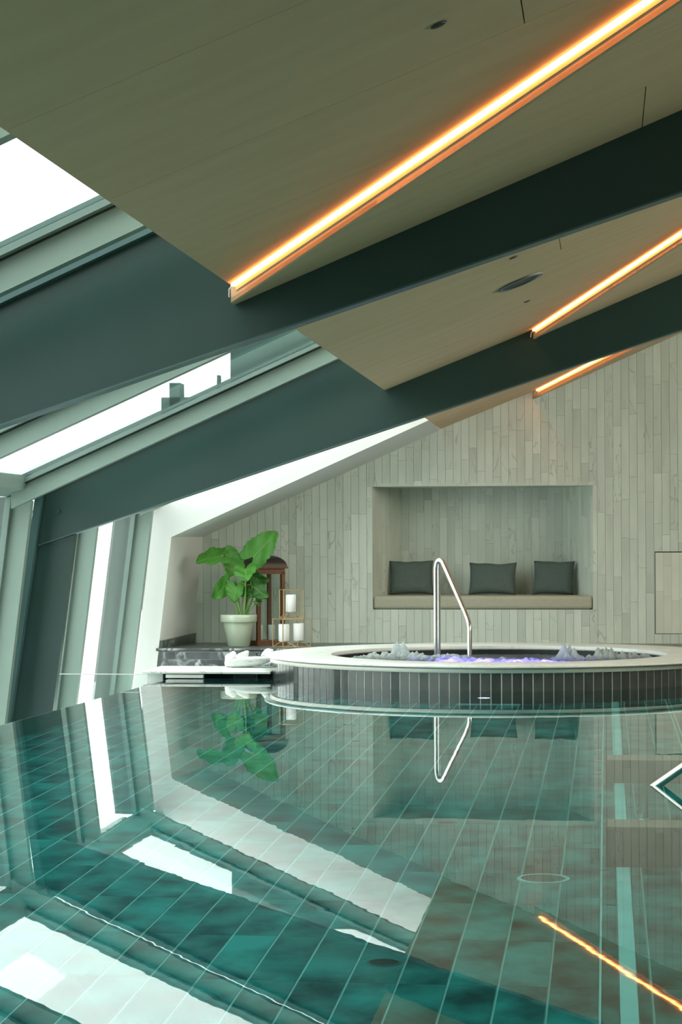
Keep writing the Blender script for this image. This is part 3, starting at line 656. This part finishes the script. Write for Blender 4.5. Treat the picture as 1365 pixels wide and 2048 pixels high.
# wall lamp of the tub, seen under the pool water
lp = empty('underwater_lamp', (-.90, 16.27, -.59), 'glowing violet-white underwater lamp on the tiled tub wall', 'lamp')
MB().prism([(-.90+.045*math.cos(a), 16.262, -.595+.045*math.sin(a)) for a in [math.pi/10*i for i in range(20)]], [(-.90+.045*math.cos(a), 16.245, -.595+.045*math.sin(a)) for a in [math.pi/10*i for i in range(20)]]).obj('lens', M['white_led'], lp)
MB().prism([(-.90+.055*math.cos(a), 16.264, -.595+.055*math.sin(a)) for a in [math.pi/10*i for i in range(20)]], [(-.90+.055*math.cos(a), 16.252, -.595+.055*math.sin(a)) for a in [math.pi/10*i for i in range(20)]]).obj('ring', M['steel'], lp)
# bubbling water
rnd = random.Random(4)
from mathutils import noise
mounds = [(-2.02, 18.45, .18, .030), (-1.90, 18.3, .14, .036), (-1.76, 18.5, .11, .066), (-1.64, 18.45, .12, .052), (-1.50, 18.3, .15, .038), (-1.30, 18.35, .16, .034), (-1.08, 18.2, .2, .016), (-.85, 18.3, .2, .014),
          (-.60, 18.2, .2, .016), (-.36, 18.35, .075, .075), (-.28, 18.35, .06, .070), (-.18, 18.25, .12, .035), (-.03, 18.4, .085, .080), (.06, 18.35, .12, .04), (.20, 18.4, .13, .052), (.33, 18.4, .10, .035), (-1.0, 18.8, .3, .006), (-.4, 18.9, .3, .006)]
vs_, fs_ = [], []; NR, NA = 130, 460
for i in range(NR+1):
    r = (RI+.004)*i/NR
    for j in range(NA):
        a = 2*math.pi*j/NA; X, Y = TX+r*math.cos(a), TY+r*math.sin(a)
        h_ = sum(hh*math.exp(-((X-mx)**2+(Y-my)**2)/(s_*s_)) for mx, my, s_, hh in mounds)
        n1 = noise.noise(Vector((X*5, Y*5, 0))); n2 = noise.noise(Vector((X*16, Y*16, 3))); n3 = noise.noise(Vector((X*42, Y*42, 7)))
        fade = min(1, (NR-i)/8)
        n4 = abs(noise.noise(Vector((X*11+5, Y*11, 9)))); n5 = noise.noise(Vector((X*28, Y*28, 11)))
        Z = .112+.008*n1*fade+h_*(.65+1.3*n4+.4*n2+.4*n5+.25*n3)*fade+(.012*n2+.010*n5+.006*n3)*fade*(1 if Y < 18.6 else .6)
        vs_.append((X, Y, Z))
for i in range(NR):
    for j in range(NA): fs_.append((i*NA+j, i*NA+(j+1) % NA, (i+1)*NA+(j+1) % NA, (i+1)*NA+j))
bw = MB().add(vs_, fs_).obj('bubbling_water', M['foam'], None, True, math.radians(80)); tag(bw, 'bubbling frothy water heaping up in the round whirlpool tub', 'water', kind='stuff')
for k, (x, y) in enumerate(((-1.28, 18.05), (-1.02, 18.0), (-.75, 18.0), (-.5, 18.05))):
    d = bpy.data.lights.new('tub_lamp', 'POINT'); d.energy = 6; d.color = (.20, .14, 1.0); d.shadow_soft_size = .08
    o = bpy.data.objects.new('tub_lamp', d); o.location = (x, y+.1, .055); COL.objects.link(o)

# ------------------------------------------------------------------ handrails
def arc(p, c, q, n=6):
    p, c, q = Vector(p), Vector(c), Vector(q); return [tuple((1-t)**2*p+2*t*(1-t)*c+t*t*q) for t in [i/n for i in range(n+1)]]
hr = empty('tub_handrail', (-1.42, 18.85, .1), 'bent stainless steel handrail rising from the whirlpool water', 'handrail')
ax, ay = -1.465, 19.0
top = (-1.418, 18.96, .968)
path = [(ax, ay, -.5), (ax, ay, .85)]+arc((ax, ay, .86), (ax+.005, ay, .985), (-1.40, 18.94, .93), 8)+[(-1.18, 18.55, .50)]+arc((-1.17, 18.53, .475), (-1.142, 18.48, .42), (-1.142, 18.47, .36), 6)+[(-1.142, 18.47, -.5)]
MB().tube(path, .0205, 14).obj('rail', M['steel'], hr, True, math.radians(60))
MB().tube([(-1.437, 18.99, -.5), (-1.437, 18.99, .93)], .013, 10).obj('support_post', M['steel'], hr, True)
h2 = empty('pool_handrail', (.17, 10.07, -1.1), 'stainless steel handrail dipping into the pool at the right edge', 'handrail')
path = [(.165, 10.07, -1.09), (.165, 10.07, -.10)]+arc((.165, 10.07, -.07), (.165, 10.07, -.02), (.20, 10.06, -.015), 5)+[(.62, 9.9, .30), (.9, 9.8, .62)]
MB().tube(path, .021, 14).obj('rail', M['steel'], h2, True, math.radians(60))
MB().lathe([(0, .012), (.035, .010), (.045, 0)], (.165, 10.07, -1.098), 20).obj('foot_flange', M['steel'], h2, True)

# ------------------------------------------------------------------ niche cushions
bc = empty('bench_cushion', (-1.23, YW+.3, NZ0), 'long beige bench cushion lying in the stone wall niche', 'cushion')
q = [(NX0+.006, YW-.004), (NX1-.004, YW-.004), (NB1+.02, YW+ND-.02), (NB0-.02, YW+ND-.02)]
b_ = MB().prism([(x, y, NZ0) for x, y in q], [(x, y, NZ0+.136) for x, y in q]).obj('seat_pad', M['cushion'], bc, True, math.radians(80)); bevel(b_, .035, 5)
def pillow(x0, x1, z0, z1, y, lean, yaw, label, seed):
    w_, h_ = (x1-x0)/2, (z1-z0)/2; rnd = random.Random(seed); n = 18; th = .075; vs, fs = [], []
    def P(u, v, s):
        e = (1-u**4)*(1-v**4); pin = 1-.07*(1-abs(v))*abs(u)**3*0
        X = u*w_*(1-.06*(1-v*v)*abs(u)**2); Z = v*h_*(1-.07*(1-u*u)*abs(v)**2)
        Y = s*th*max(e, 0)**.55
        Y += .010*noise.noise(Vector((u*2.2+seed, v*2.2, s)))*(e > 0)
        Z += .012*noise.noise(Vector((u*1.8+seed*3, .3, 1)))*(v > .5)
        return Vector((X, Y, Z))
    for s in (-1, 1):
        for i in range(n+1):
            for j in range(n+1): vs.append(P(-1+2*i/n, -1+2*j/n, s))
    N_ = (n+1)**2
    for s in range(2):
        for i in range(n):
            for j in range(n):
                a = s*N_+i*(n+1)+j; f_ = (a, a+n+1, a+n+2, a+1); fs.append(f_ if s == 0 else tuple(reversed(f_)))
    mt = Matrix.Rotation(yaw, 3, 'Z') @ Matrix.Rotation(lean, 3, 'X')
    vs = [mt @ v for v in vs]; zm = min(v.z for v in vs)
    me = MB().add([(v.x, v.y, v.z) for v in vs], fs).mesh('pillow', M['pillow'], True)
    bm = bmesh.new(); bm.from_mesh(me); bmesh.ops.remove_doubles(bm, verts=bm.verts, dist=.0015); bmesh.ops.recalc_face_normals(bm, faces=bm.faces); bm.to_mesh(me); bm.free(); me.shade_smooth()
    o = link('pillow', me); o.location = ((x0+x1)/2, y, z0-zm); tag(o, label, 'pillow', 'grey pillows in the niche')
    return o
k_ = 22.42/22
pillow(-2.205, -1.755, NZ0+.137, .925, YW+.45, -.22, .12, 'grey square pillow at the left end of the niche behind the handrail', 1)
pillow(-1.395, -.905, NZ0+.137, .900, YW+.45, -.22, -.10, 'grey wide pillow in the middle of the niche', 2)
pillow(-.745, -.318, NZ0+.137, .920, YW+.45, -.22, -.22, 'grey pillow at the right end of the niche', 3)

# ------------------------------------------------------------------ potted plant
px_, py_, pz_ = -3.565, 21.2, .0935
plant = empty('potted_plant', (px_, py_, pz_), 'large-leaved green plant in a sage ceramic pot on the ledge', 'plant')
MB().lathe([(0, 0), (.105, 0), (.110, .004), (.152, .228), (.152, .235), (.176, .238), (.180, .244), (.181, .305), (.177, .312), (.166, .312), (.163, .30), (.155, .26), (0, .26)], (px_, py_, pz_), 56).obj('pot', M['pot'], plant, True, math.radians(50))
MB().lathe([(0, .292), (.1, .296), (.162, .288)], (px_, py_, pz_), 30).obj('soil', M['soil'], plant, True)
SP = .004832
def W(x, y, dy=0.):   # a point of the plant, from its measured place on the plane through the pot
    Y = py_+dy; s = Y/4400.
    return Vector(((x-1213)*s*1.0, Y, CAM_H+(1085.9-y)*s))
def leaf(base, tip, hw, roll, m, foldv=.18, droop=.10, curl=.0, name='leaf', lobe=.32, dyt=0.):
    b, t = base, tip; d = (t-b); Ln = d.length; d.normalize()
    view = Vector((0, -1, .12)).normalized(); s = d.cross(view)
    if s.length < .2: s = d.cross(Vector((0, 0, 1)))
    s.normalize(); s = Matrix.Rotation(roll, 3, d) @ s; nrm = s.cross(d).normalized()
    nu, nt = 14, 34; vs, fs = [], []
    for i in range(nt+1):
        v = i/nt
        wd = max(math.sin(math.pi*min(1, v*.80+.20)**.85), 0)**.62*(1-.12*v)
        for j in range(-nu, nu+1):
            u = j/nu; au = abs(u)
            teeth = 1+(.05*math.sin(v*47+(1 if u > 0 else 0)) if au > .9 else 0)
            vv = v-lobe*math.sin(au*2.35)*(1-v)**2
            x = u*wd*hw*teeth
            z = foldv*au*wd*hw-droop*Ln*v*v+curl*hw*u*u*.6+.012*math.sin(v*14+u*3)*au
            vs.append(b+d*(vv*Ln)+s*x+nrm*z)
    w_ = 2*nu+1
    for i in range(nt):
        for j in range(w_-1): fs.append((i*w_+j, i*w_+j+1, (i+1)*w_+j+1, (i+1)*w_+j))
    o = MB().add(vs, fs).obj(name, m, plant, True, math.radians(80))
    sd = o.modifiers.new('thickness', 'SOLIDIFY'); sd.thickness = .0022
    mr_ = [b+d*(v*Ln)+nrm*(-droop*Ln*v*v+.001) for v in [i/10 for i in range(11)]]
    MB().tube(mr_, [.0042*(1-.07*i) for i in range(11)], 6).obj('midrib', M['stem'], o, True)
    o2 = bpy.data.objects[o.name]
    return o
def stalk(p, q, bend=.03, r=.006):
    m_ = (p+q)/2+Vector((bend, 0, .04)); MB().tube([tuple((1-t)**2*p+2*t*(1-t)*m_+t*t*q) for t in [i/10 for i in range(11)]], [r*1.25-.004*r*0 for i in range(11)], 8).obj('stalk', M['stem'], plant, True)
root = lambda x, dy=0: W(x, 1232, dy)
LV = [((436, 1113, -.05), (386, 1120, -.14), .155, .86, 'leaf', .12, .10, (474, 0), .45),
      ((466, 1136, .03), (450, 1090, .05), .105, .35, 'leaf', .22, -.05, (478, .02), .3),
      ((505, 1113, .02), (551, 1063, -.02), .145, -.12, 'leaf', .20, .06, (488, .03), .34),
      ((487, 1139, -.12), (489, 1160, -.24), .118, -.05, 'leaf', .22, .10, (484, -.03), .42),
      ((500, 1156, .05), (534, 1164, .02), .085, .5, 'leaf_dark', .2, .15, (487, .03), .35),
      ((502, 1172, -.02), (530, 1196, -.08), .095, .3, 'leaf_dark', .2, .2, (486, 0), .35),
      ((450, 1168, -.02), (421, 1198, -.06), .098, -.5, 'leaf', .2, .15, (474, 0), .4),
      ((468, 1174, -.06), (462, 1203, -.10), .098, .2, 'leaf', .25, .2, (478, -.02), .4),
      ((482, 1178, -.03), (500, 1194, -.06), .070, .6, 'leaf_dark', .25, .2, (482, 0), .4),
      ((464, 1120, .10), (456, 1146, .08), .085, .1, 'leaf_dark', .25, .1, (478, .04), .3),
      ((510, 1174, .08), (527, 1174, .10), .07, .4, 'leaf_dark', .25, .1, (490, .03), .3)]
for (b, t, hw, roll, mk, fv, dr, (rx, rdy), lb) in LV:
    B, T_ = W(*b), W(*t); leaf(B, T_, hw, roll, M[mk], fv, dr, lobe=lb); stalk(root(rx, rdy), B, (-.02 if b[0] < 478 else .015), .0065)
for (b, t) in (((508, 1204, -.02), (516, 1213, -.03)), ((514, 1198, 0), (520, 1206, 0))):
    B, T_ = W(*b), W(*t); leaf(B, T_, .022, .4, M['leaf_dark'], .2, .1); stalk(root(490), B, .03, .003)

# ------------------------------------------------------------------ lantern with candles
lx, ly, lz = -3.375, 21.58, .0935
ln = empty('wooden_lantern', (lx, ly, lz), 'tall brown wooden lantern with a domed dark roof behind the plant', 'lantern')
ang = math.radians(38); hs = .155
rot = lambda x, y: (lx+x*math.cos(ang)-y*math.sin(ang), ly+x*math.sin(ang)+y*math.cos(ang))
def rbox(cx_, cy_, hx, hy, z0, z1, name, m, par):
    c = [rot(cx_+a*hx, cy_+b*hy) for a, b in ((-1, -1), (1, -1), (1, 1), (-1, 1))]
    return MB().prism([(x, y, lz+z0) for x, y in c], [(x, y, lz+z1) for x, y in c]).obj(name, m, par)
rbox(0, 0, hs+.012, hs+.012, 0, .045, 'base', M['wood'], ln)
for a in (-1, 1):
    for b in (-1, 1): rbox(a*(hs-.018), b*(hs-.018), .018, .018, .045, .72, 'post', M['wood'], ln)
for a in (-1, 1):
    rbox(0, a*(hs-.018), hs, .016, .70, .755, 'top_beam', M['wood'], ln); rbox(a*(hs-.018), 0, .016, hs, .70, .755, 'top_beam', M['wood'], ln)
rbox(0, 0, hs+.022, hs+.022, .755, .775, 'eave', M['wood'], ln)
vs, fs = [], []; n = 8
for i in range(n+1):
    a = math.pi/2*i/n; s = (hs+.004)*math.cos(a)+.012; z = .775+.115*math.sin(a)
    for p, q in ((-1, -1), (1, -1), (1, 1), (-1, 1)): X, Y = rot(p*s, q*s); vs.append((X, Y, lz+z))
for i in range(n):
    for j in range(4): fs.append((i*4+j, i*4+(j+1) % 4, (i+1)*4+(j+1) % 4, (i+1)*4+j))
fs.append((n*4, n*4+1, n*4+2, n*4+3)); fs.append((3, 2, 1, 0))
MB().add(vs, fs).obj('domed_roof', M['roof_metal'], ln, True, math.radians(30))
for a in (-1, 1):
    rbox(0, a*(hs-.018), hs-.036, .002, .045, .70, 'pane', M['glass_low'], ln); rbox(a*(hs-.018), 0, .002, hs-.036, .045, .70, 'pane', M['glass_low'], ln)
MB().tube([(lx, ly-.03, lz+.885), (lx-.02, ly, lz+.925), (lx, ly+.03, lz+.885)], .004, 6).obj('ring', M['roof_metal'], ln)
def candle(x, y, z, r, h, label, group):
    o = empty('candle', (x, y, z), label, 'candle', group)
    MB().lathe([(0, 0), (r-.003, 0), (r, .004), (r, h-.006), (r-.005, h), (r-.012, h-.004), (0, h-.007)], (x, y, z), 28).obj('wax', M['candle'], o, True, math.radians(50))
    MB().tube([(x, y, z+h-.008), (x+.001, y, z+h+.008), (x+.004, y, z+h+.012)], .0015, 6).obj('wick', M['wick'], o); return o
candle(-3.425, 21.60, lz+.046, .036, .15, 'white candle inside the wooden lantern beside its front post, left one', 'candles in the lantern')
candle(-3.305, 21.62, lz+.046, .036, .15, 'white candle inside the wooden lantern, right one', 'candles in the lantern')
candle(-3.475, 21.50, lz+.046, .036, .42, 'tall white candle inside the lantern behind the pot', 'candles in the lantern')

# ------------------------------------------------------------------ brass wire candle stand
cs = empty('candle_stand', (-3.02, 21.12, .0935), 'brass wire candle stand of two stacked open boxes', 'candle holder')
def frame(vx, z0, z1, par, y0):
    # vx: four corner points (x,y)
    for i in range(4):
        a, b = vx[i], vx[(i+1) % 4]
        MB().tube([(a[0], a[1], z0), (a[0], a[1], z1)], .0055, 6).obj('upright', M['brass'], par)
        for z in (z0, z1): MB().tube([(a[0], a[1], z), (b[0], b[1], z)], .0048, 6).obj('wire', M['brass'], par)
zb = .0935+.005
low = [(-3.205, 21.05), (-3.088, 20.93), (-2.838, 21.06), (-2.955, 21.19)]
frame(low, zb, .368, cs, 0)
up = [(-3.140, 21.06), (-3.088, 20.99), (-2.906, 21.05), (-2.958, 21.13)]
frame(up, .376, .650, cs, 0)
C1, C2, C3 = (-3.094, 21.04, .152), (-2.955, 21.07, .158), (-3.028, 21.055, .436)
for (c, corners, z) in ((C1, [low[0], low[1]], zb), (C1, [((low[1][0]+low[2][0])/2, (low[1][1]+low[2][1])/2), ((low[0][0]+low[3][0])/2, (low[0][1]+low[3][1])/2)], zb),
                        (C2, [low[2], low[3]], zb), (C2, [((low[1][0]+low[2][0])/2, (low[1][1]+low[2][1])/2), ((low[0][0]+low[3][0])/2, (low[0][1]+low[3][1])/2)], zb), (C3, up, .376)):
    for q in corners: 
        v_ = Vector((q[0]-c[0], q[1]-c[1])).normalized()*.028
        MB().tube([(q[0], q[1], z), (c[0]+v_.x, c[1]+v_.y, c[2]-.004)], .003, 6).obj('support_wire', M['brass'], cs)
for c in (C1, C2, C3): MB().lathe([(0, -.006), (.045, -.006), (.045, -.001), (0, -.001)], c, 20).obj('saucer', M['brass'], cs)
candle(*C1, .053, .165, 'white candle low in the brass stand, nearer the lantern', 'candles in the brass stand')
candle(*C2, .053, .165, 'white candle low in the brass stand, nearer the round tub', 'candles in the brass stand')
candle(*C3, .051, .165, 'white candle in the upper box of the brass stand', 'candles in the brass stand')
